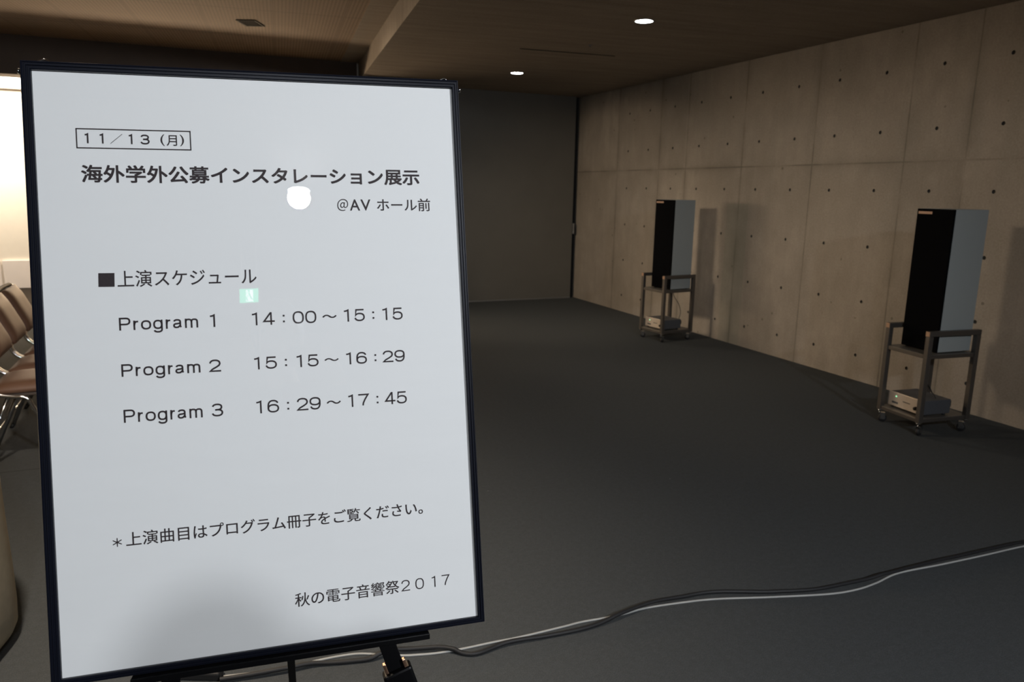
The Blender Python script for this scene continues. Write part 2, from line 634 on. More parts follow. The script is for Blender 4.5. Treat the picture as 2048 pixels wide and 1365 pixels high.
# back partition with shadow gap, bottom track
bk = structure(MB().box((1.95, WY, 0.02), (4.955, WY + 0.06, ZS - 0.0)), 'wall_back', M['panel'])
MB().box((4.962, WY - 0.012, 0.917), (4.984, WY + 0.03, 1.065)).build('pull_handle', M['track'], bk, bevel=0.003)
structure(MB().box((4.955, WY + 0.1, 0), (WX, WY + 0.2, ZS)), 'wall_reveal', M['reveal'])
structure(MB().box((1.95, WY - 0.004, 0.0), (4.955, WY + 0.06, 0.02)), 'trim_1', M['track'])

# concrete soffit on the right with its stepped edge on the left
mb = MB()
mb.prism([(edge_x(YR), YR), (WX, YR), (WX, WY + 0.25), (edge_x(WY + 0.25), WY + 0.25)], ZS, ZC + 0.2)
mb.prism([(edge_x(YR) - 0.21, YR), (edge_x(YR), YR), (edge_x(WY), WY), (edge_x(WY) - 0.21, WY)], ZC, ZC + 0.2)
structure(mb, 'ceiling', M['soffit'])
mb = MB()
mb.prism([(XL, YR), (edge_x(YR) - 0.21, YR), (edge_x(WY) - 0.21, WY), (XL, WY)], ZC + 0.004, ZC + 0.2)
structure(mb, 'ceiling_left', M['perf'])

# lintel over the wide opening, bright room beyond it
structure(MB().box((XL, WY, 2.596), (1.95, WY + 0.3, ZC + 0.2)), 'wall_lintel', M['lintel'])
structure(MB().box((XL, YB2, 0), (2.2, YB2 + 0.1, 3.2)), 'wall_alcove', M['cream'])
structure(MB().box((1.95, WY + 0.06, 0), (2.2, YB2, 3.2)), 'wall_alcove_right', M['cream'])
structure(MB().box((XL, WY + 0.3, 2.98), (2.2, YB2, 3.2)), 'ceiling_alcove', M['cream'])
structure(MB().box((XL - 0.1, YR, 0), (XL, YB2, 3.2)), 'wall_left', M['dim'])
structure(MB().box((XL, YR - 0.1, 0), (WX, YR, 3.2)), 'wall_front', M['dim'])
# low white panel on the alcove wall
mb = MB()
for k in range(6):
    x0 = -2.515 + (k - 3) * 0.37
    mb.box((x0, YB2 - 0.035, 0.0), (x0 + 0.345, YB2, 0.40))
structure(mb, 'trim_2', M['white'], bevel=0.004)

# ------------------------------------------------------------------ lamps that stand in the place
def fluorescent(name, x0, x1, y, z, label):
    t = thing(name, label, 'ceiling light', ((x0 + x1) / 2, y, z))
    MB().box((x0, y - 0.05, z - 0.02), (x1, y + 0.07, z + 0.16)).build('housing', M['white'], t, True, 0.004)
    MB().box((x0 + 0.02, y - 0.075, z - 0.005), (x1 - 0.02, y - 0.05, z + 0.11)).build('diffuser', M['tube'], t, True, 0.01)
    return t


fluorescent('strip_light', -5.2, 1.2, YB2 - 0.09, 2.765, 'long glowing white strip light over the bright wall beyond the chairs')
fluorescent('strip_light', -2.0, 1.4, YB2 - 0.09, 1.65, 'long glowing strip light at chest height on the bright wall, behind the poster')
o = lamp('AREA', 'alcove_wash', (-3.0, YB2 - 0.9, 2.93), P_COVE, CREAM, target=(-3.0, YB2, 1.2), shape='RECTANGLE', size=3.2, size_y=0.25)


def downlight(loc, label, warm=False, r=0.066, group='ceiling downlights'):
    t = thing('downlight', label, 'ceiling light', loc, group=group)
    MB().lathe([(r + 0.012, 0.0), (r + 0.012, -0.003), (r, -0.004), (r, 0.0)], 40).build('trim_ring', M['track'], t)
    mb_ = MB()
    mb_.lathe([(r, -0.0015), (0.0001, -0.0015)], 40)
    mb_.build('diffuser', M['ledwarm'] if warm else M['led'], t)
    return t


downlight((3.23, 5.145, ZS), 'round white downlight in the concrete ceiling, nearer the camera')
downlight((3.401, 7.968, ZS), 'round white downlight in the concrete ceiling, close to the dark back wall')
downlight((-0.266, -2.2, ZC + 0.004), 'cool downlight behind the camera mirrored as a glare under the poster title')
downlight((1.75, -2.2, ZS), 'cool downlight in the concrete soffit behind the camera, right of the mirrored one')
for wx, wy, lb in ((-0.6, 5.95, 'warm downlight in the perforated ceiling above the sign, farthest of its row'), (-0.6, 5.65, 'warm downlight in the perforated ceiling above the sign, middle of its row'),
                   (-0.6, 5.35, 'warm downlight in the perforated ceiling above the sign, nearest of its row'), (-0.6, 2.1, 'warm downlight in the perforated ceiling over the cloth covered table')):
    downlight((wx, wy, ZC + 0.004), lb, True, group='warm ceiling downlights')
lamp('SPOT', 'downlight_lamp', (3.23, 5.145, ZS - 0.02), P_SOFFIT, (1.0, 0.95, 0.86), (3.23, 5.145, 0), spot_size=math.radians(130), spot_blend=0.6, shadow_soft_size=0.06)
lamp('SPOT', 'downlight_lamp', (3.401, 7.968, ZS - 0.02), P_SOFFIT, (1.0, 0.95, 0.86), (3.401, 7.968, 0), spot_size=math.radians(130), spot_blend=0.6, shadow_soft_size=0.06)
lamp('SPOT', 'front_lamp', (-0.266, -2.2, ZC - 0.045), P_FRONT, COOL, (0.35, 1.2, 0.9), spot_size=math.radians(104), spot_blend=1.0, shadow_soft_size=0.066)
lamp('SPOT', 'side_lamp', (1.75, -2.2, ZS - 0.02), P_SIDE, COOL, (1.0, 1.5, 1.0), spot_size=math.radians(104), spot_blend=1.0, shadow_soft_size=0.066)
for wy, ty, k in ((5.95, 8.5, 1.25), (5.65, 6.0, 0.5), (5.35, 3.6, 0.45)):
    lamp('SPOT', 'warm_lamp', (-0.6, wy, ZC - 0.08), P_WARM * k, WARM, (5.0, ty, 0.55), spot_size=math.radians(48), spot_blend=1.0, shadow_soft_size=0.3)
lamp('SPOT', 'left_lamp', (-0.6, 2.1, ZC - 0.02), P_LEFT, (1.0, 0.86, 0.70), (-0.8, 2.7, 0), spot_size=math.radians(105), spot_blend=0.7, shadow_soft_size=0.07)
lamp('AREA', 'wall_strip_lamp', (-0.3, YB2 - 0.20, 1.72), P_STRIP, (1.0, 0.70, 0.42), (-0.3, 0, 1.72), shape='RECTANGLE', size=3.4, size_y=0.26)

# exit sign behind the camera, mirrored in the clear cover of the poster
t = thing('exit_sign', 'small green exit sign with a white running figure, mirrored in the poster cover', 'sign', (-0.727, -3.0, 2.52))
MB().box((-0.066, -0.03, -0.002), (0.066, 0.0, 0.104)).build('case', M['white'], t, bevel=0.002)
MB().box((-0.062, 0.0, 0.002), (0.062, 0.003, 0.10)).build('face', M['exitg'], t)
mb = MB()


def poly3(pts, y=0.0035):
    mb.add([(-(x), y, z) for x, z in pts], [tuple(range(len(pts)))])


poly3([(-0.028, 0.008), (0.02, 0.008), (0.02, 0.092), (-0.028, 0.092)])
mb.build('pictogram_door', M['exitw'], t)
mb = MB()
poly3([(-0.012, 0.05), (0.0, 0.05), (0.006, 0.07), (-0.004, 0.074)], 0.004)
poly3([(-0.012, 0.05), (-0.02, 0.03), (-0.035, 0.022), (-0.036, 0.014), (-0.014, 0.024), (-0.004, 0.045)], 0.004)
poly3([(0.0, 0.05), (0.012, 0.034), (0.004, 0.012), (0.012, 0.01), (0.022, 0.034), (0.006, 0.055)], 0.004)
poly3([(0.004, 0.072), (0.02, 0.06), (0.03, 0.066), (0.026, 0.072), (0.018, 0.068), (0.004, 0.078)], 0.004)
poly3([(0.0 + 0.008 * math.cos(k * 0.63), 0.084 + 0.008 * math.sin(k * 0.63)) for k in range(10)], 0.004)
mb.build('running_figure', M['exitg'], t)
mb = MB()
for sx in (-0.05, 0.05):
    mb.tube([(sx, -0.015, 0.1), (sx, -0.015, ZC - 2.52 + 0.01)], 0.004, 8)
mb.build('hanger_rod', M['white'], t)

# ceiling slot, sprinkler, vent
a, b = Vector((2.851, 6.619, ZS)), Vector((3.798, 6.534, ZS))
t = thing('ceiling_slot', 'thin black slot diffuser set in the concrete ceiling', 'vent', (a + b) / 2)
MB().beam(a + Vector((0, 0, -0.001)), b + Vector((0, 0, -0.001)), 0.014, 0.006, (0, 1, 0)).build('slot_strip', M['reveal'], t, True)
t = thing('sprinkler_head', 'tiny sprinkler head on the concrete ceiling between the downlights', 'sprinkler', (3.328, 6.168, ZS))
MB().lathe([(0.0001, 0), (0.022, 0), (0.022, -0.003), (0.008, -0.005), (0.006, -0.014), (0.0001, -0.014)], 20).build('escutcheon', M['shelf'], t)
MB().lathe([(0.0001, -0.014), (0.009, -0.015), (0.009, -0.018), (0.0001, -0.019)], 16).build('deflector', M['cart'], t)
t = thing('ceiling_vent', 'black rectangular vent in the perforated brown ceiling', 'vent', (0.61, 7.75, ZC), math.radians(-24))
MB().box((-0.09, -0.13, -0.003), (0.09, 0.13, 0.004)).build('vent_frame', M['reveal'], t)
mb = MB()
for k in range(7):
    mb.box((-0.075, -0.105 + k * 0.033, -0.006), (0.075, -0.097 + k * 0.033, 0.0))
mb.build('slat', M['reveal'], t)

# ------------------------------------------------------------------ the poster frame
T0 = Vector((-0.1866, 1.2274, 1.6590))
A_, B_, G_ = -0.1247, 0.2096, -0.0114
u_ = Vector((math.cos(A_), math.sin(A_), 0))
n_ = Vector((math.sin(A_), -math.cos(A_), 0))
v_ = Vector((0, 0, -1)) * math.cos(B_) + n_ * math.sin(B_)
SU = u_ * math.cos(G_) + v_ * math.sin(G_)
SV = -u_ * math.sin(G_) + v_ * math.cos(G_)
SN = SV.cross(SU)
PW, PH = 0.574, 0.8206
BU, BV = PW / 2, 0.8301


def S(u, v, n=0.0):
    """point on the sign in metres: right and down from the paper's top left corner, n towards the viewer"""
    return T0 + SU * u + SV * v + SN * n


org = S(BU, BV)
SM = Matrix(((SU.x, -SV.x, SN.x, org.x), (SU.y, -SV.y, SN.y, org.y), (SU.z, -SV.z, SN.z, org.z), (0, 0, 0, 1)))


def L(u, v, n=0.0):
    return Vector((u - BU, BV - v, n))


sign = thing('poster_frame', 'large white Japanese concert schedule poster in a black frame on an easel', 'sign', matrix=SM)
WL, WR, WT, WB = 0.0128, 0.0104, 0.0120, 0.0092
prof = [(0.0, 0.0005), (0.0, 0.0045), (0.10, 0.0062), (0.24, 0.0062), (0.30, 0.0048), (0.40, 0.0048), (0.46, 0.0066), (0.58, 0.0066), (0.64, 0.0050), (0.74, 0.0050), (0.80, 0.0062), (0.94, 0.0058), (1.0, 0.0040), (1.0, -0.016), (0.0, -0.016)]


def rail(side):
    mb_ = MB()
    ends = []
    for s, h in prof:
        tl = (-s * WL, -s * WT)
        tr = (PW + s * WR, -s * WT)
        bl = (-s * WL, PH + s * WB)
        br = (PW + s * WR, PH + s * WB)
        p, q = {'t': (tl, tr), 'b': (bl, br), 'l': (tl, bl), 'r': (tr, br)}[side]
        ends.append((L(*p, h), L(*q, h)))
    n = len(ends)
    vv = [e[0] for e in ends] + [e[1] for e in ends]
    fs = [(k, (k + 1) % n, n + (k + 1) % n, n + k) for k in range(n)] + [tuple(range(n)), tuple(range(2 * n - 1, n - 1, -1))]
    mb_.add(vv, fs)
    return mb_.build('frame_rail', M['frame'], sign)


for s_ in 'tlrb':
    rail(s_)
MB().box(L(0.0, PH, -0.014), L(PW, 0.0, -0.0015)).build('backing_board', M['black'], sign)
sheet = MB().box(L(-0.0, PH, -0.0012), L(PW, 0.0, 0.0)).build('poster_sheet', M['paper'], sign)
MB().box(L(0.0, PH, 0.0018), L(PW, 0.0, 0.0028)).build('clear_cover', M['cover'], sign)
for uu in (-WL, PW + WR):
    sgn = -1 if uu < 0 else 1
    p = L(uu, 0.0005, -0.004)
    mt = Matrix.Translation(p) @ Matrix.Rotation(sgn * math.pi / 2, 4, 'Y')
    MB().lathe([(0.0001, 0.0), (0.0028, 0.0), (0.0028, 0.0016), (0.0042, 0.0024), (0.0042, 0.0042), (0.003, 0.0052), (0.0001, 0.0055)], 18, mt).build('side_knob', M['chrome'], sign)
for uu, ln in ((0.013, 0.017), (PW - 0.012, 0.017)):
    mb = MB()
    q = [L(uu - ln, -WT + 0.0005, -0.004), L(uu - ln * 0.4, -WT - 0.0015, -0.004), L(uu, -WT - 0.0042, -0.004), L(uu + ln * 0.25, -WT - 0.004, -0.004), L(uu + ln * 0.55, -WT + 0.001, -0.004)]
    mb.tube(smooth_path(q, 5), 0.0016, 8)
    mb.build('corner_clip', M['chrome'], sign)


def text_mesh(body, offset=0.0):
    cu = bpy.data.curves.new('lettering', 'FONT')
    cu.body = body
    cu.size = 1.0
    cu.offset = offset
    cu.resolution_u = 6
    ob = bpy.data.objects.new('lettering', cu)
    COL.objects.link(ob)
    bpy.context.view_layer.update()
    me = bpy.data.meshes.new_from_object(ob.evaluated_get(bpy.context.evaluated_depsgraph_get()))
    bpy.data.objects.remove(ob)
    vs_ = [Vector(v.co) for v in me.vertices]
    fs = [list(p.vertices) for p in me.polygons]
    bpy.data.meshes.remove(me)
    return vs_, fs


def arc(cx, cy, rx, ry, a0, a1, n=14, p=2.0):
    """arc of a superellipse, degrees"""
    out = []
    for k in range(n + 1):
        t_ = math.radians(a0 + (a1 - a0) * k / n)
        c, s_ = math.cos(t_), math.sin(t_)
        out.append((cx + rx * math.copysign(abs(c) ** (2 / p), c), cy + ry * math.copysign(abs(s_) ** (2 / p), s_)))
    return out


# centre lines of the plain wide sans digits and letters, in a unit box; ('c', pts) closes the stroke
GLYPH = {
    '0': [('c', arc(.5, .5, .5, .5, 0, 345, 23, 2.5))],
    '1': [('o', [(0, .9), (.55, .93), (1, 1), (1, 0)])],
    '2': [('o', arc(.49, .70, .49, .30, 178, -8, 16, 2.3) + [(.90, .52), (.62, .36), (.22, .18), (.0, .0), (1.0, 0)])],
    '3': [('o', arc(.49, .76, .45, .24, 170, -90, 16, 2.3) + [(.36, .52)]), ('o', [(.36, .52)] + arc(.5, .265, .5, .265, 88, -172, 18, 2.3))],
    '4': [('o', [(.72, 0), (.72, 1), (.66, 1), (0, .25), (1, .25)])],
    '5': [('o', [(.90, 1), (.14, 1), (.06, .48)] + arc(.5, .325, .5, .325, 140, -170, 20, 2.3))],
    '6': [('o', arc(.5, .62, .48, .38, 20, 90, 8, 2.3) + arc(.5, .5, .5, .5, 95, 180, 10, 2.4) + [(0, .33)]), ('c', arc(.5, .31, .5, .31, 0, 345, 23, 2.3))],
    '7': [('o', [(0, 1), (1, 1), (.66, .58), (.46, .25), (.40, 0)])],
    '9': [('o', arc(.5, .38, .48, .38, 200, 270, 8, 2.3) + arc(.5, .5, .5, .5, 275, 360, 10, 2.4) + [(1, .67)]), ('c', arc(.5, .69, .5, .31, 0, 345, 23, 2.3))],
    'P': [('o', [(0, 0), (0, 1), (.5, 1)] + arc(.6, .73, .4, .27, 90, -90, 12, 2.3) + [(.5, .46), (0, .46)])],
    'r': [('o', [(0, 0), (0, 1)]), ('o', [(0, .5), (.12, .78), (.4, .95), (1, .97)])],
    'o': [('c', arc(.5, .5, .5, .5, 0, 345, 23, 2.4))],
    'g': [('c', arc(.5, .66, .5, .34, 0, 345, 23, 2.4)), ('o', [(1, 1), (1, .24)] + arc(.5, .22, .5, .22, -5, -165, 12, 2.3))],
    'a': [('o', arc(.47, .74, .43, .26, 170, 0, 12, 2.4) + [(.9, .2), (1, .02)]), ('o', [(.9, .56), (.6, .52), (.3, .48)] + arc(.34, .26, .34, .24, 100, 280, 10, 2.2) + [(.6, .05), (.9, .28)])],
    'm': [('o', [(0, 0), (0, 1)]), ('o', [(0, .62)] + arc(.25, .66, .25, .34, 170, 0, 12, 2.6) + [(.5, 0)]), ('o', [(.5, .62)] + arc(.75, .66, .25, .34, 170, 0, 12, 2.6) + [(1, 0)])],
}
HI = [0.0006]


def stroke(mb_, pts, th, closed):
    P = [Vector(p).to_2d() for p in pts]
    Q = [P[0]]
    for p in P[1:]:
        if (p - Q[-1]).length > 1e-6:
            Q.append(p)
    P = Q
    n = len(P)
    lf, rt = [], []
    for i in range(n):
        a_ = P[i - 1] if (i or closed) else None
        b_ = P[(i + 1) % n] if (i < n - 1 or closed) else None
        d1 = (P[i] - a_).normalized() if a_ is not None else None
        d2 = (b_ - P[i]).normalized() if b_ is not None else None
        if d1 is None:
            d1 = d2
        if d2 is None:
            d2 = d1
        n1, n2 = Vector((-d1.y, d1.x)), Vector((-d2.y, d2.x))
        m_ = n1 + n2
        m_ = m_.normalized() if m_.length > 1e-6 else n1
        k = (th / 2) / max(0.45, m_.dot(n1))
        lf.append(P[i] + m_ * k)
        rt.append(P[i] - m_ * k)
    m2 = n if closed else n - 1
    for i in range(m2):
        j = (i + 1) % n
        HI[0] += 4e-9
        mb_.add([L(q.x, q.y, HI[0]) for q in (lf[i], rt[i], rt[j], lf[j])], [(0, 1, 2, 3)])


def glyph(mb_, c, u0, u1, v0, v1, th):
    h = th / 2
    u0, u1, v0, v1 = u0 + h, u1 - h, v0 + h, v1 - h
    for kind, pts in GLYPH[c]:
        # butt ends on stems reach the full height
        q = []
        for x, y in pts:
            vy = v1 - (v1 - v0) * y
            q.append((u0 + (u1 - u0) * x, vy))
        if kind == 'o':
            for e, nb in ((0, 1), (-1, -2)):
                dx, dy = q[e][0] - q[nb][0], q[e][1] - q[nb][1]
                ln = math.hypot(dx, dy)
                if abs(dx) < 1e-6 or abs(dy) < 1e-6:
                    q[e] = (q[e][0] + dx / ln * h, q[e][1] + dy / ln * h)
        stroke(mb_, q, th, kind == 'c')


def print_run(pieces, name):
    """pieces: (text, u0, u1, v0, v1, weight in metres) in the system letter shapes, or ('=', text, ...) in the wide sans above;
    the ink box of each run is fitted to its measured box on the paper"""
    mb_ = MB()
    for pc in pieces:
        if pc[0] == '=':
            _, c, u0, u1, v0, v1, th = pc
            glyph(mb_, c, u0, u1, v0, v1, th)
            continue
        if pc[0] == 'dots':
            _, uc, v0, v1, d_ = pc
            for vv_ in (v0, v1):
                mb_.add([L(uc - d_, vv_ - d_, 0.0006), L(uc + d_, vv_ - d_, 0.0006), L(uc + d_, vv_ + d_, 0.0006), L(uc - d_, vv_ + d_, 0.0006)], [(0, 1, 2, 3)])
            continue
        body, u0, u1, v0, v1, w = pc
        vs_, fs = text_mesh(body)
        x0 = min(p.x for p in vs_)
        x1 = max(p.x for p in vs_)
        y0 = min(p.y for p in vs_)
        y1 = max(p.y for p in vs_)
        sh = [(0, 0)] if not w else [(-w, -w), (w, -w), (-w, w), (w, w), (0, w), (0, -w), (w, 0), (-w, 0)]
        u0, u1, v0, v1 = u0 + w, u1 - w, v0 + w, v1 - w
        for dx, dy in sh:
            HI[0] += 2e-6
            mb_.add([L(u0 + dx + (p.x - x0) / (x1 - x0) * (u1 - u0), v1 + dy - (p.y - y0) / (y1 - y0) * (v1 - v0), HI[0]) for p in vs_], fs)
    HI[0] = 0.0006
    return mb_.build(name, M['ink'], sheet)


def px_u(x):       # px in one enlargement of the photograph -> metres along the paper
    return 0.0492 + (x - 70) * (0.1948 - 0.0492) / (1378 - 70)


# date in its ruled box
D0, D1, DT = 0.0830, 0.0968, 0.0020
print_run([
    ('=', '1', px_u(160), px_u(208), D0, D1, DT), ('=', '1', px_u(325), px_u(374), D0, D1, DT),
    ('／', px_u(450), px_u(588), 0.0830, 0.0966, 0.0), ('=', '1', px_u(652), px_u(700), D0, D1, DT),
    ('=', '3', px_u(790), px_u(896), D0, D1, DT), ('(', px_u(1022), px_u(1070), 0.0820, 0.0982, 0.0),
    ('月', px_u(1092), px_u(1214), 0.0830, 0.0980, 0.0001), (')', px_u(1248), px_u(1296), 0.0820, 0.0982, 0.0)], 'date_text')
mb = MB()
bw = 0.0015
for (ua, ub, va, vb) in ((0.0492, 0.1949, 0.0763, 0.0763 + bw), (0.0492, 0.1949, 0.1040 - bw, 0.1040), (0.0492, 0.0492 + bw, 0.0763, 0.1040), (0.1949 - bw, 0.1949, 0.0763, 0.1040)):
    mb.add([L(ua, va, 0.0006), L(ub, va, 0.0006), L(ub, vb, 0.0006), L(ua, vb, 0.0006)], [(0, 1, 2, 3)])
mb.build('date_border', M['ink'], sheet)
print_run([('海外学外公募インスタレーション展示', 0.0536, 0.5173, 0.1262, 0.1508, 0.0005)], 'title_text')
print_run([('＠', 0.3927, 0.4085, 0.1722, 0.1900, 0.0), ('A', 0.4110, 0.4258, 0.1728, 0.1895, 0.0001), ('V', 0.4270, 0.4415, 0.1728, 0.1895, 0.0001), ('ホール前', 0.4512, 0.5322, 0.1712, 0.1905, 0.00012)], 'venue_text')
mb = MB()
mb.add([L(0.0683, 0.2752, 0.0006), L(0.0883, 0.2754, 0.0006), L(0.0877, 0.2943, 0.0006), L(0.0677, 0.2940, 0.0006)], [(0, 1, 2, 3)])
mb.build('square_marker', M['ink'], sheet)
print_run([('上演スケジュール', 0.0916, 0.2737, 0.2722, 0.2954, 0.00008)], 'heading_text')

ROWS = [
    (0.3374, 0.3551, '1', ('14', '00', '15', '15')),
    (0.4018, 0.4190, '2', ('15', '15', '16', '29')),
    (0.4647, 0.4826, '3', ('16', '29', '17', '45')),
]
WORD = (('P', 0.0, .142, 1), ('r', .177, .25, .74), ('o', .272, .40, .74), ('g', .425, .545, 1.74), ('r', .585, .655, .74), ('a', .677, .79, .74), ('m', .830, 1.0, .74))
for v0, v1, num, (h1, m1, h2, m2) in ROWS:
    hgt = v1 - v0
    run = []
    for c, f0, f1, k in WORD:
        wa, wb = 0.0909, 0.1922
        if c == 'g':
            run.append(('=', c, wa + (wb - wa) * f0, wa + (wb - wa) * f1, v1 - hgt * .74, v1 + hgt * .28, 0.0023))
        else:
            run.append(('=', c, wa + (wb - wa) * f0, wa + (wb - wa) * f1, v1 - hgt * k, v1, 0.0023))
    n0, n1 = (0.2072, 0.2148) if num == '1' else (0.2042, 0.2195)
    print_run(run + [('=', num, n0, n1, v0 - 0.0002, v1 + 0.0002, 0.0023)], 'program_text')

    def two(txt, u0, u1):
        """two wide digits side by side"""
        w = (u1 - u0)
        out = []
        for k, c in enumerate(txt):
            a0 = u0 + w * (0.53 * k)
            a1 = a0 + w * 0.47
            if c == '1':
                a0, a1 = a0 + w * 0.05, a0 + w * 0.29
            out.append(('=', c, a0, a1, v0 - 0.0003, v1 + 0.0002, 0.0022))
        return out

    print_run(two(h1, 0.2620, 0.2958) + [('dots', 0.3085, v0 + 0.0055, v1 - 0.0038, 0.0013)] + two(m1, 0.3210, 0.3545)
              + [('～', 0.3632, 0.3836, v0 + 0.0065, v1 - 0.0062, 0.0002)] + two(h2, 0.3920, 0.4248)
              + [('dots', 0.4375, v0 + 0.0055, v1 - 0.0038, 0.0013)] + two(m2, 0.4487, 0.4815), 'time_text')
print_run([('＊', 0.0692, 0.0808, 0.6400, 0.6520, 0.00012), ('上演曲目はプログラム冊子をご覧ください。', 0.0860, 0.4974, 0.6336, 0.6534, 0.00012)], 'note_text')
F0, F1 = 0.7504, 0.7670
print_run([('秋の電子音響祭', 0.3045, 0.4560, 0.7484, 0.7686, 0.00008), ('=', '2', 0.4595, 0.4720, F0, F1, 0.0016), ('=', '0', 0.4805, 0.4935, F0, F1, 0.0016),
           ('=', '1', 0.5052, 0.5112, F0, F1, 0.0016), ('=', '7', 0.5212, 0.5332, F0, F1, 0.0016)], 'festival_text')

# ------------------------------------------------------------------ the easel
UC = 0.2825
VF = (T0.z - 0.0) / -SV.z      # distance down the sign plane to the floor
apex = S(UC, 0.37, -0.045)
foot_mid = S(UC, VF, -0.045)
easel = thing('easel', 'black folding display easel standing on the carpet behind the poster', 'easel', (foot_mid.x, foot_mid.y, 0))
MB().box((0.0855, -0.8395, -0.030), (0.4964, -0.8309, 0.016), Matrix(((SU.x, -SV.x, SN.x, T0.x), (SU.y, -SV.y, SN.y, T0.y), (SU.z, -SV.z, SN.z, T0.z), (0, 0, 0, 1)))).build('ledge', M['black'], easel, True, 0.0012)


def leg_pt(side, v, n=-0.045):
    return S(UC + side * 0.152 * (v - 0.35) / 0.5, v, n)


for side in (-1, 1):
    mb = MB().beam(leg_pt(side, 0.36), leg_pt(side, 1.0), 0.025, 0.014, SU)
    lo = leg_pt(side, VF - 0.012)
    mb.beam(leg_pt(side, 0.95), lo, 0.018, 0.009, SU)
    lg = mb.build('leg', M['black'], easel, True, 0.001)
    d_ = (leg_pt(side, 1.0) - leg_pt(side, 0.9)).normalized()
    MB().beam(lo + d_ * -0.012, Vector((lo.x, lo.y, 0.0)) + d_ * 0.0, 0.026, 0.02, SU).build('rubber_foot', M['rubber'], lg, True, 0.003)
    cb = MB().beam(leg_pt(side, 0.899, -0.041), leg_pt(side, 0.985, -0.041), 0.046, 0.03, SU).build('clamp', M['black'], easel, True, 0.004)
    for k, dv in ((-1, 0.0), (1, -0.004)):
        mb = MB()
        c0 = leg_pt(side, 0.883 + dv, -0.036) + SU * k * 0.0155
        mb.beam(c0 + d_ * 0.004, c0 + d_ * 0.020, 0.005, 0.010, SU)
        mb.build('clamp_clip', M['copper'], cb, True, 0.001)
    kn = Matrix.Translation(leg_pt(side, 0.940, -0.024)) @ SM.to_3x3().to_4x4()
    MB().lathe([(0.0001, 0.012), (0.011, 0.011), (0.013, 0.004), (0.013, 0.0), (0.006, -0.006)], 18, kn).build('knob', M['black'], cb, True)
# rear leg
rear = Vector((apex.x, apex.y, 0)) + Vector((-n_.x, -n_.y, 0)) * 0.62
rear.z = 0.012
mb = MB().beam(apex + SN * -0.012, rear, 0.016, 0.012, SU)
lg = mb.build('leg', M['black'], easel, True, 0.001)
MB().beam(rear + Vector((0, 0, 0.02)), Vector((rear.x, rear.y, 0)), 0.022, 0.022, SU).build('rubber_foot', M['rubber'], lg, True, 0.003)
MB().beam(S(UC, 0.335, -0.045), S(UC, 0.42, -0.045), 0.07, 0.022, SU).build('apex_bracket', M['black'], easel, True, 0.003)
MB().beam(leg_pt(-1, 0.80, -0.036), leg_pt(1, 0.80, -0.036), 0.02, 0.008, SV).build('crossbar', M['black'], easel, True, 0.001)

# ------------------------------------------------------------------ speakers on trolleys
CW, CD, ZR, ZSH, ZL, TB = 0.362, 0.418, 0.688, 0.536, 0.116, 0.033


def make_trolley(loc, rot, label):
    t = thing('trolley', label, 'trolley', loc, rot, 'speaker trolleys')
    P4 = [(0, 0), (CD - TB, 0), (0, CW - TB), (CD - TB, CW - TB)]
    for (x, y) in P4:
        MB().box((x, y, 0.088), (x + TB, y + TB, ZR - TB)).build('post', M['cart'], t, bevel=0.003)
    for y in (0, CW - TB):
        r_ = MB().box((0, y, ZR - TB), (CD, y + TB, ZR)).build('handle_rail', M['cart'], t, bevel=0.003)
        MB().box((-0.003, y + 0.001, ZR - TB + 0.001), (0.0, y + TB - 0.001, ZR - 0.001)).build('end_cap', M['cartcap'], r_, bevel=0.001)
    for nm, z in (('upper_shelf', ZSH), ('lower_shelf', ZL)):
        mb_ = MB()
        mb_.box((0.006, TB, z - 0.026), (0.026, CW - TB, z - 0.002))
        mb_.box((CD - 0.026, TB, z - 0.026), (CD - 0.006, CW - TB, z - 0.002))
        mb_.box((TB, 0.006, z - 0.026), (CD - TB, 0.026, z - 0.002))
        mb_.box((TB, CW - 0.026, z - 0.026), (CD - TB, CW - 0.006, z - 0.002))
        s_ = mb_.build(nm, M['cart'], t, bevel=0.002)
        MB().prism([(0.008, TB + .001), (TB + .001, TB + .001), (TB + .001, 0.008), (CD - TB - .001, 0.008), (CD - TB - .001, TB + .001), (CD - 0.008, TB + .001),
                    (CD - 0.008, CW - TB - .001), (CD - TB - .001, CW - TB - .001), (CD - TB - .001, CW - 0.008), (TB + .001, CW - 0.008), (TB + .001, CW - TB - .001), (0.008, CW - TB - .001)], z - 0.002, z).build('shelf_sheet', M['shelf'], s_)
    for i, (x, y) in enumerate(P4):
        cx, cy = x + TB / 2, y + TB / 2
        a_ = (0.4, 2.2, -0.7, 1.2)[i]
        mt = Matrix.Translation((cx, cy, 0)) @ Matrix.Rotation(a_, 4, 'Z')
        mb_ = MB()
        mb_.lathe([(0.0001, 0.088), (0.014, 0.088), (0.014, 0.080), (0.006, 0.078), (0.006, 0.066), (0.0001, 0.066)], 14, Matrix.Translation((cx, cy, 0)))
        mb_.box((-0.006, -0.016, 0.060), (0.034, 0.016, 0.067), mt)
        mb_.box((0.006, -0.016, 0.022), (0.034, -0.013, 0.062), mt)
        mb_.box((0.006, 0.013, 0.022), (0.034, 0.016, 0.062), mt)
        c_ = mb_.build('caster', M['chrome'], t)
        MB().lathe([(0.0001, -0.011), (0.022, -0.011), (0.027, -0.007), (0.027, 0.007), (0.022, 0.011), (0.0001, 0.011)], 24, mt @ Matrix.Translation((0.02, 0, 0.027)) @ Matrix.Rotation(math.pi / 2, 4, 'X')).build('wheel', M['rubber'], c_)
    return t


SW_, SD_, SH_ = 0.277, 0.288, 0.908


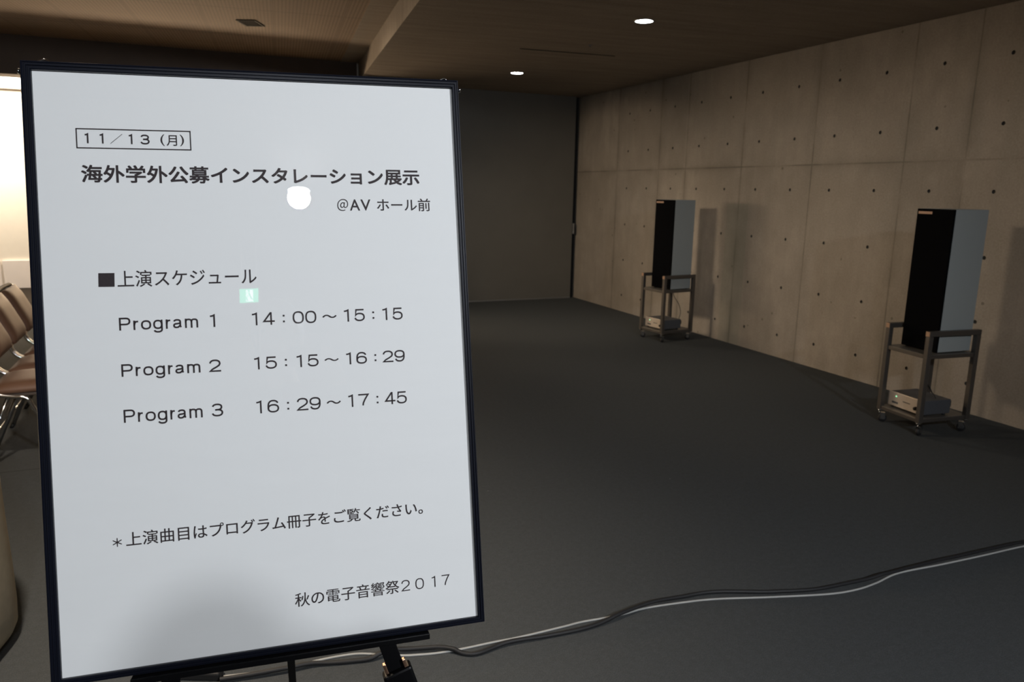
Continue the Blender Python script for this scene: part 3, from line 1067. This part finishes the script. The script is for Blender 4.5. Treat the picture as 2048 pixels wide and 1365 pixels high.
def make_speaker(loc, rot, label):
    t = thing('loudspeaker', label, 'loudspeaker', loc, rot, 'tall loudspeakers')
    MB().box((0.016, 0, 0.006), (SD_, SW_, SH_)).build('cabinet', M['spk'], t, bevel=0.002)
    gr = MB().box((0.0, 0.0015, 0.007), (0.0155, SW_ - 0.0015, SH_ - 0.001)).build('grille', M['grille'], t, bevel=0.003)
    MB().box((-0.002, SW_ - 0.118, SH_ - 0.034), (0.0, SW_ - 0.014, SH_ - 0.018)).build('badge', M['badge'], gr)
    for x in (0.03, SD_ - 0.03):
        for y in (0.03, SW_ - 0.03):
            MB().lathe([(0.0001, 0), (0.014, 0), (0.016, 0.006), (0.0001, 0.006)], 14, Matrix.Translation((x, y, 0))).build('foot', M['rubber'], t)
    return t


def make_amp(loc, rot, label):
    t = thing('amplifier', label, 'amplifier', loc, rot, 'power amplifiers')
    MB().box((0.012, 0.004, 0.012), (0.235, 0.286, 0.105)).build('casing', M['ampbody'], t, bevel=0.002)
    f_ = MB().box((0.0, 0.0, 0.012), (0.012, 0.29, 0.108)).build('faceplate', M['amp'], t, bevel=0.0025)
    MB().lathe([(0.0001, 0.014), (0.011, 0.014), (0.013, 0.0), (0.0001, 0.0)], 18, Matrix.Translation((0, 0.05, 0.045)) @ Matrix.Rotation(-math.pi / 2, 4, 'Y')).build('volume_knob', M['dark'], f_)
    MB().box((-0.002, 0.215, 0.078), (0, 0.223, 0.086)).build('pilot_lamp', M['pilot'], f_)
    MB().box((-0.0015, 0.20, 0.032), (0, 0.25, 0.045)).build('control_panel', M['ampbody'], f_)
    MB().box((-0.0012, 0.10, 0.058), (0, 0.16, 0.064)).build('name_strip', M['cart'], f_)
    for y in (0.02, 0.27):
        for x in (0.03, 0.2):
            MB().lathe([(0.0001, 0), (0.012, 0), (0.013, 0.012), (0.0001, 0.012)], 12, Matrix.Translation((x, y, 0))).build('foot', M['rubber'], t)
    for y in (0.03, 0.26):
        MB().tube([(0.235, y, 0.05), (0.262, y, 0.05), (0.262, y, 0.085), (0.235, y, 0.085)], 0.004, 8).build('rear_guard', M['dark'], t)
    return t


def place(loc, rot, x, y, z):
    p = Matrix.Rotation(rot, 4, 'Z') @ Vector((x, y, 0))
    return (loc[0] + p.x, loc[1] + p.y, z)


RL, RR_ = (4.213, 3.203, 0), -0.105
FL, FR_ = (4.356, 6.309, 0), 0.12
tr = make_trolley(RL, RR_, 'bronze steel trolley on casters nearest the camera, by the right wall')
copy_tree(tr, FL, FR_, 'bronze steel trolley on casters standing farther back, toward the dark partition')
SPO = (0.104, 0.0375)
sp = make_speaker(place(RL, RR_, *SPO, ZSH + 0.0006), RR_ + 0.04, 'tall loudspeaker with black front and grey-blue side, on the nearer trolley')
copy_tree(sp, place(FL, FR_, *SPO, ZSH + 0.0006), FR_ + 0.03, 'tall loudspeaker with black front and grey side, on the far trolley by the partition')
am = make_amp(place(RL, RR_, 0.052, 0.036, ZL + 0.0006), RR_, 'silver amplifier with green pilot light on the lower shelf of the nearer trolley')
copy_tree(am, place(FL, FR_, 0.052, 0.036, ZL + 0.0006), FR_, 'silver amplifier on the lower shelf of the far trolley')


def cord(name, pts, r, mat, label, world_floor=None):
    t_ = MB().tube(smooth_path(pts, 8), r, 10)
    o_ = t_.build(name, mat)
    return tag(o_, label, 'cable')


def loc_pts(loc, rot, pts):
    return [place(loc, rot, x, y, z) for x, y, z in pts]


cord('speaker_cable', loc_pts(RL, RR_, [(0.291, 0.20, 0.165), (0.32, 0.21, 0.19), (0.30, 0.23, 0.25), (0.24, 0.20, 0.285), (0.2, 0.14, 0.27), (0.19, 0.09, 0.245), (0.19, 0.07, 0.2255)]), 0.0035, M['rubber'],
     'thin black cable looping over the amplifier on the nearer trolley')
cord('speaker_cable', loc_pts(FL, FR_, [(0.24, 0.13, ZSH - 0.03), (0.25, 0.12, 0.45), (0.30, 0.10, 0.37), (0.325, 0.095, 0.29), (0.315, 0.1, 0.22), (0.291, 0.11, 0.17)]), 0.003, M['rubber'],
     'thin black cable hanging under the far trolley shelf down to its amplifier')

# ------------------------------------------------------------------ floor cables
BLACK = [(3.9, 1.87), (3.312, 1.952)]


def unproject(x, y, z):
    d = cr * ((x - 1024) / FPX) + cd * ((y - 682.5) / FPX) + cf
    t_ = (z - CAM_H) / d.z
    return Vector((d.x * t_, d.y * t_, z))


def floor_run(px, r, over=()):
    pts = []
    for i, (x, y) in enumerate(px):
        z = r + (0.011 if i in over else 0.0)
        pts.append(unproject(x, y, z))
    return pts


blk = floor_run([(440, 1363), (517, 1352), (575, 1342), (627, 1331), (693, 1319), (737, 1314), (763, 1313), (802, 1304), (846, 1301), (890, 1302), (928, 1303), (956, 1302), (1000, 1292), (1040, 1283), (1096, 1273), (1163, 1254), (1214, 1238), (1292, 1214), (1365, 1195), (1432, 1185), (1545, 1185), (1629, 1180), (1713, 1164), (1774, 1152), (1825, 1139), (1909, 1118), (1985, 1100), (2048, 1088), (2130, 1073)], 0.0062, over=(4, 5, 10, 11, 15, 16))
gry = floor_run([(447, 1354), (539, 1343), (583, 1335), (649, 1319), (711, 1309), (759, 1310), (807, 1312), (832, 1311), (876, 1307), (928, 1298), (984, 1286), (1040, 1275), (1124, 1255), (1163, 1245), (1214, 1236), (1247, 1229), (1292, 1217), (1365, 1206), (1432, 1199), (1545, 1195), (1657, 1189), (1713, 1180), (1752, 1167), (1797, 1147), (1881, 1130), (1965, 1112), (2048, 1093), (2130, 1078)], 0.0035)
gd = smooth_path(gry, 8)
bd = smooth_path(blk, 8)
lift = []
for p in bd:
    dm = min((q.to_2d() - p.to_2d()).length for q in gd)
    lift.append(0.0095 * max(0.0, min(1.0, (0.032 - dm) / 0.018)))
for _ in range(3):
    lift = [max(lift[i], 0.5 * lift[i] + 0.25 * lift[max(i - 1, 0)] + 0.25 * lift[min(i + 1, len(lift) - 1)]) for i in range(len(lift))]
for p, l_ in zip(bd, lift):
    p.z = 0.0078 + l_
blk = bd
cord('power_cable', blk, 0.0076, M['rubber'], 'thick black cable snaking across the carpet beside a thin grey cord')
cord('grey_cord', gry, 0.0037, M['greycord'], 'thin grey cord twisting along the thick black cable on the carpet')
pA, pB = unproject(345, 1354, 0.0), unproject(444, 1356, 0.0)
ax = (pB - pA).normalized()
t = thing('extension_socket', 'black extension cord socket on the carpet at the end of the cables', 'socket', (pA + pB) / 2)
sd = Vector((-ax.y, ax.x, 0))
z1 = Vector((0, 0, 0.014))
MB().beam(pA + z1, pB + z1, 0.042, 0.027, sd).build('socket_body', M['rubber'], t, True, 0.006)
for k in range(3):
    mb = MB()
    c0 = pA.lerp(pB, 0.25 + 0.25 * k) + Vector((0, 0, 0.0278))
    for s2 in (-1, 1):
        mb.beam(c0 + sd * 0.006 * s2 - ax * 0.004, c0 + sd * 0.006 * s2 + ax * 0.004, 0.002, 0.001, sd)
    mb.build('outlet_slot', M['track'], t, True)

# ------------------------------------------------------------------ chairs
def make_chair(loc, label):
    """faces +x; width .44 along y"""
    t = thing('linked_chair', label, 'chair', loc, 0.0, 'row of brown chairs')
    w = 0.408
    BT = 0.80
    # seat pad, rounded
    def pad(c0, c1, thick, nrm_, wid, mat, name):
        a_, b_ = Vector(c0), Vector(c1)
        n = Vector(nrm_).normalized()
        dirn = (b_ - a_)
        mb_ = MB()
        NX, NY = 10, 8
        top, bot = [], []
        for i in range(NX + 1):
            s = i / NX
            for j in range(NY + 1):
                q = j / NY
                e = (1 - (2 * s - 1) ** 6) * (1 - (2 * q - 1) ** 6)
                base = a_ + dirn * s + Vector((0, (q - 0.5) * wid, 0))
                top.append(base + n * (thick * (0.45 + 0.55 * e)))
                bot.append(base + n * (-thick * 0.1))
        vv = top + bot
        st = NY + 1
        K = len(top)
        fs = []
        for i in range(NX):
            for j in range(NY):
                a0 = i * st + j
                fs.append((a0, a0 + st, a0 + st + 1, a0 + 1))
                fs.append((K + a0, K + a0 + 1, K + a0 + st + 1, K + a0 + st))
        for i in range(NX):
            for j in (0, NY):
                a0 = i * st + j
                fs.append((a0, a0 + st, K + a0 + st, K + a0))
        for j in range(NY):
            for i in (0, NX):
                a0 = i * st + j
                fs.append((a0, a0 + 1, K + a0 + 1, K + a0))
        mb_.add(vv, fs, True)
        return mb_.build(name, mat, t)

    pad((0.02, 0, 0.425), (0.47, 0, 0.435), 0.05, (0, 0, 1), w, M['vinyl'], 'seat')
    MB().box((0.03, -w / 2 + 0.004, 0.405), (0.46, w / 2 - 0.004, 0.422)).build('seat_base', M['vinyledge'], t, bevel=0.004)
    pad((-0.035, 0, 0.515), (-0.158, 0, BT - 0.01), 0.05, (0.93, 0, 0.36), w - 0.03, M['vinyl'], 'backrest')
    MB().tube(smooth_path([(-0.172, -w / 2 + 0.015, BT - 0.004), (-0.176, 0, BT), (-0.172, w / 2 - 0.015, BT - 0.004)], 6), 0.014, 10).build('top_cap', M['dark'], t)
    for s in (-1, 1):
        y = s * (w / 2 + 0.004)
        pts = smooth_path([(-0.168, y, BT - 0.006), (-0.12, y, 0.68), (-0.045, y, 0.52), (-0.012, y, 0.460), (0.05, y, 0.425), (0.12, y, 0.408), (0.165, y, 0.402), (0.19, y, 0.385), (0.21, y, 0.34), (0.34, y, 0.018)], 7)
        f_ = MB().tube(pts, 0.0105, 10).build('side_frame', M['chrome'], t)
        MB().tube([(0.335, y, 0.03), (0.347, y, 0.0)], 0.0112, 10).build('foot_cap', M['dark'], f_)
        g_ = MB().tube([(0.10, y * 0.93, 0.405), (-0.07, y * 0.93, 0.015)], 0.0105, 10).build('rear_leg', M['chrome'], t)
        MB().tube([(-0.066, y * 0.93, 0.025), (-0.077, y * 0.93, 0.0)], 0.0112, 10).build('foot_cap', M['dark'], g_)
    MB().tube([(0.0, -w / 2 + 0.01, 0.18), (0.0, w / 2 - 0.01, 0.18)], 0.006, 8).build('stretcher', M['chrome'], t)
    return t


CX = -1.04
ch = make_chair((CX, 4.68, 0), 'brown cushioned chair with chrome legs nearest the camera beside the sign')
copy_tree(ch, (CX, 5.12, 0), 0, 'brown cushioned chair second from the camera in the chrome row left of the sign')
copy_tree(ch, (CX, 5.56, 0), 0, 'brown cushioned chair third from the camera in the chrome row left of the sign')
copy_tree(ch, (CX, 6.00, 0), 0, 'brown cushioned chair farthest from the camera in the chrome row left of the sign')

# ------------------------------------------------------------------ round table under a beige cloth, left edge of the frame
TC = (-1.115, 2.72)
t = thing('round_table', 'round wooden table hidden under the beige cloth at the left edge', 'table', (*TC, 0))
MB().lathe([(0.0001, 0.67), (0.455, 0.67), (0.46, 0.685), (0.455, 0.70), (0.0001, 0.70)], 48).build('tabletop', M['wood'], t)
MB().lathe([(0.0001, 0.0), (0.22, 0.0), (0.22, 0.02), (0.05, 0.04), (0.035, 0.1), (0.035, 0.67), (0.0001, 0.67)], 32).build('pedestal', M['black'], t)
mb = MB()
SEG = 120
prof_c = [(0.0001, 0.704), (0.44, 0.704), (0.472, 0.700), (0.480, 0.68), (0.484, 0.55), (0.486, 0.40), (0.489, 0.25), (0.489, 0.12), (0.485, 0.055), (0.474, 0.03), (0.468, 0.03), (0.472, 0.06)]
vv = []
for (r, z) in prof_c:
    for k in range(SEG):
        a = 2 * math.pi * k / SEG
        fold = max(0.0, (0.68 - z) / 0.68)
        rr = r + 0.005 * fold * math.sin(a * 11 + 1.0) if z < 0.68 else r
        vv.append((TC[0] + rr * math.cos(a), TC[1] + rr * math.sin(a), z))
fs = []
for i in range(len(prof_c) - 1):
    for k in range(SEG):
        k2 = (k + 1) % SEG
        fs.append((i * SEG + k, i * SEG + k2, (i + 1) * SEG + k2, (i + 1) * SEG + k))
mb.add(vv, fs, True)
tag(mb.build('tablecloth', M['cloth']), 'beige cloth draped to the floor over a round table at the left edge', 'tablecloth')

# ------------------------------------------------------------------ the photographer, seen only as a shadow low on the poster and a faint mirror image
skin = simple('skin', (0.5, 0.32, 0.24), 0.55, noise=0.05)
jacket_m = simple('charcoal_jacket', (0.05, 0.05, 0.055), 0.9, noise=0.15, nscale=60, bump=0.3)
jeans_m = simple('dark_trousers', (0.03, 0.035, 0.05), 0.9, noise=0.15, nscale=60)
hair_m = simple('black_hair', (0.012, 0.010, 0.009), 0.5, noise=0.3, nscale=120)


def skinned(name, verts, edges, mat, parent, grow=0.0, sub=2):
    """verts: {key: (x, y, z, rx, ry)}; grown with a Skin modifier from the first vertex"""
    keys = list(verts)
    me = bpy.data.meshes.new(name)
    inv = parent.matrix_world.inverted()
    me.from_pydata([tuple(inv @ Vector(verts[k][:3])) for k in keys], [(keys.index(a_), keys.index(b_)) for a_, b_ in edges], [])
    me.materials.append(mat)
    o_ = bpy.data.objects.new(name, me)
    COL.objects.link(o_)
    o_.parent = parent
    bm_ = bmesh.new()
    bm_.from_mesh(me)
    lay = bm_.verts.layers.skin.verify()
    for k, v in zip(keys, bm_.verts):
        v[lay].radius = (verts[k][3] + grow, verts[k][4] + grow)
        v[lay].use_root = (k == keys[0])
    bm_.to_mesh(me)
    bm_.free()
    sk = o_.modifiers.new('skin', 'SKIN')
    sk.use_smooth_shade = True
    ss = o_.modifiers.new('subsurf', 'SUBSURF')
    ss.levels = ss.render_levels = sub
    return o_


HX, HY = -0.115, -0.27
person = thing('person', 'person in a charcoal jacket holding a compact camera, seen only as shadow on the poster', 'person', (HX, HY - 0.08, 0))
V = {'pelvis': (HX, HY - .10, .95, .145, .10), 'belly': (HX, HY - .10, 1.10, .135, .095), 'chest': (HX, HY - .10, 1.31, .15, .105), 'neck_base': (HX, HY - .08, 1.46, .07, .062),
     'neck': (HX, HY - .05, 1.505, .052, .052), 'jaw': (HX, HY - .005, 1.547, .058, .070), 'mid': (HX, HY + .005, 1.617, .073, .088), 'top': (HX, HY - .010, 1.690, .064, .080),
     'nose': (HX, HY + .105, 1.603, .010, .012)}
E_ = [('pelvis', 'belly'), ('belly', 'chest'), ('chest', 'neck_base'), ('neck_base', 'neck'), ('neck', 'jaw'), ('jaw', 'mid'), ('mid', 'top'), ('mid', 'nose')]
for n_s, s in (('l', -1), ('r', 1)):
    V.update({n_s + 'sh': (HX + s * .175, HY - .09, 1.42, .055, .052), n_s + 'el': (HX + s * .215, HY + .05, 1.165, .04, .04),
              n_s + 'wr': (HX + .115 + s * .092, -.085, 1.435, .025, .022), n_s + 'pa': (HX + .115 + s * .080, -.062, 1.478, .024, .016),
              n_s + 'hip': (HX + s * .09, HY - .10, .88, .085, .085), n_s + 'kn': (HX + s * .10, HY - .08, .50, .058, .058), n_s + 'an': (HX + s * .11, HY - .11, .09, .04, .042), n_s + 'toe': (HX + s * .12, HY + .03, .035, .036, .026)})
    E_ += [('chest', n_s + 'sh'), (n_s + 'sh', n_s + 'el'), (n_s + 'el', n_s + 'wr'), (n_s + 'wr', n_s + 'pa'), ('pelvis', n_s + 'hip'), (n_s + 'hip', n_s + 'kn'), (n_s + 'kn', n_s + 'an'), (n_s + 'an', n_s + 'toe')]
    for k, (dz, ln) in enumerate(((.034, .030), (.018, .034), (.002, .033), (-.014, .027))):
        a_, b_ = n_s + 'f%da' % k, n_s + 'f%db' % k
        V[a_] = (s * .068, -.034, 1.495 + dz * .8, .0085, .0085)
        V[b_] = (s * (.066 - ln * .6), -.024, 1.497 + dz * .8, .0075, .0075)
        E_ += [(n_s + 'pa', a_), (a_, b_)]
    V[n_s + 'ta'] = (s * .066, -.078, 1.497, .0105, .0105)
    V[n_s + 'tb'] = (s * .046, -.084, 1.512, .009, .009)
    E_ += [(n_s + 'pa', n_s + 'ta'), (n_s + 'ta', n_s + 'tb')]
body = skinned('body', V, E_, skin, person)
V['hem'] = (HX, HY - .10, .79, .17, .125)
JK = ['chest', 'belly', 'pelvis', 'hem', 'neck_base'] + [a + b for a in 'lr' for b in ('sh', 'el', 'wr')]
skinned('jacket', {k: V[k] for k in JK}, [e for e in E_ if e[0] in JK and e[1] in JK] + [('pelvis', 'hem')], jacket_m, person, 0.026)
TK = ['pelvis', 'belly'] + [a + b for a in 'lr' for b in ('hip', 'kn', 'an')]
skinned('trousers', {k: V[k] for k in TK}, [e for e in E_ if e[0] in TK and e[1] in TK], jeans_m, person, 0.012)
for s in 'lr':
    skinned('shoe', {k: V[k] for k in (s + 'an', s + 'toe')}, [(s + 'an', s + 'toe')], hair_m, person, 0.009)
mb = MB()
RI, SI = 16, 28
vv, fs = [(HX, HY - 0.010, 1.755)], []
for i in range(1, RI + 1):
    th = math.pi * 0.80 * i / RI
    for k in range(SI):
        a = 2 * math.pi * k / SI
        fr = max(0.0, math.sin(a))                      # 1 at the face
        t2 = th * (1 - 0.58 * fr ** 0.7)                # hairline high over the face, low at the nape
        rr = 1.0 + 0.03 * math.sin(9 * a + i)
        vv.append((HX + 0.084 * rr * math.sin(t2) * math.cos(a), HY - 0.010 + 0.100 * rr * math.sin(t2) * math.sin(a), 1.637 + 0.118 * math.cos(t2)))
for k in range(SI):
    fs.append((0, 1 + k, 1 + (k + 1) % SI))
for i in range(RI - 1):
    for k in range(SI):
        fs.append((1 + i * SI + k, 1 + (i + 1) * SI + k, 1 + (i + 1) * SI + (k + 1) % SI, 1 + i * SI + (k + 1) % SI))
mb.add(vv, fs, True)
h_ = mb.build('hair', hair_m, person, True)
so = h_.modifiers.new('solidify', 'SOLIDIFY')
so.thickness = 0.008
for s in (-1, 1):
    mt = Matrix.Translation((HX + s * .030, HY + .074, 1.627)) @ Matrix.Diagonal((1.3, 0.8, 0.8, 1))
    MB().lathe([(0.0001, 0.009), (0.006, 0.0065), (0.009, 0), (0.006, -0.0065), (0.0001, -0.009)], 14, mt).build('eye', hair_m, person, True)
    mt = Matrix.Translation((HX + s * .074, HY - .008, 1.607)) @ Matrix.Diagonal((0.6, 1.0, 1.0, 1))
    MB().lathe([(0.0001, 0.03), (0.012, 0.022), (0.016, 0.004), (0.009, -0.022), (0.0001, -0.03)], 12, mt).build('ear', skin, person, True)
mt = Matrix.Translation((HX, HY + .072, 1.555)) @ Matrix.Diagonal((2.6, 0.8, 0.6, 1))
MB().lathe([(0.0001, 0.008), (0.006, 0.005), (0.008, 0), (0.006, -0.005), (0.0001, -0.008)], 14, mt).build('mouth', simple('lips', (0.35, 0.14, 0.12), 0.5), person, True)
t = thing('compact_camera', 'black compact camera in the hands of the photographer behind the viewpoint', 'camera', (0, -0.05, 1.47))
MB().box((-0.052, -0.070, 1.478), (0.052, -0.040, 1.538)).build('camera_body', M['dark'], t, True, 0.006)
MB().lathe([(0.0001, 0.0), (0.026, 0.0), (0.026, 0.022), (0.021, 0.024), (0.0001, 0.020)], 28, Matrix.Translation((0, -0.040, 1.508)) @ Matrix.Rotation(-math.pi / 2, 4, 'X')).build('lens_barrel', M['dark'], t, True)
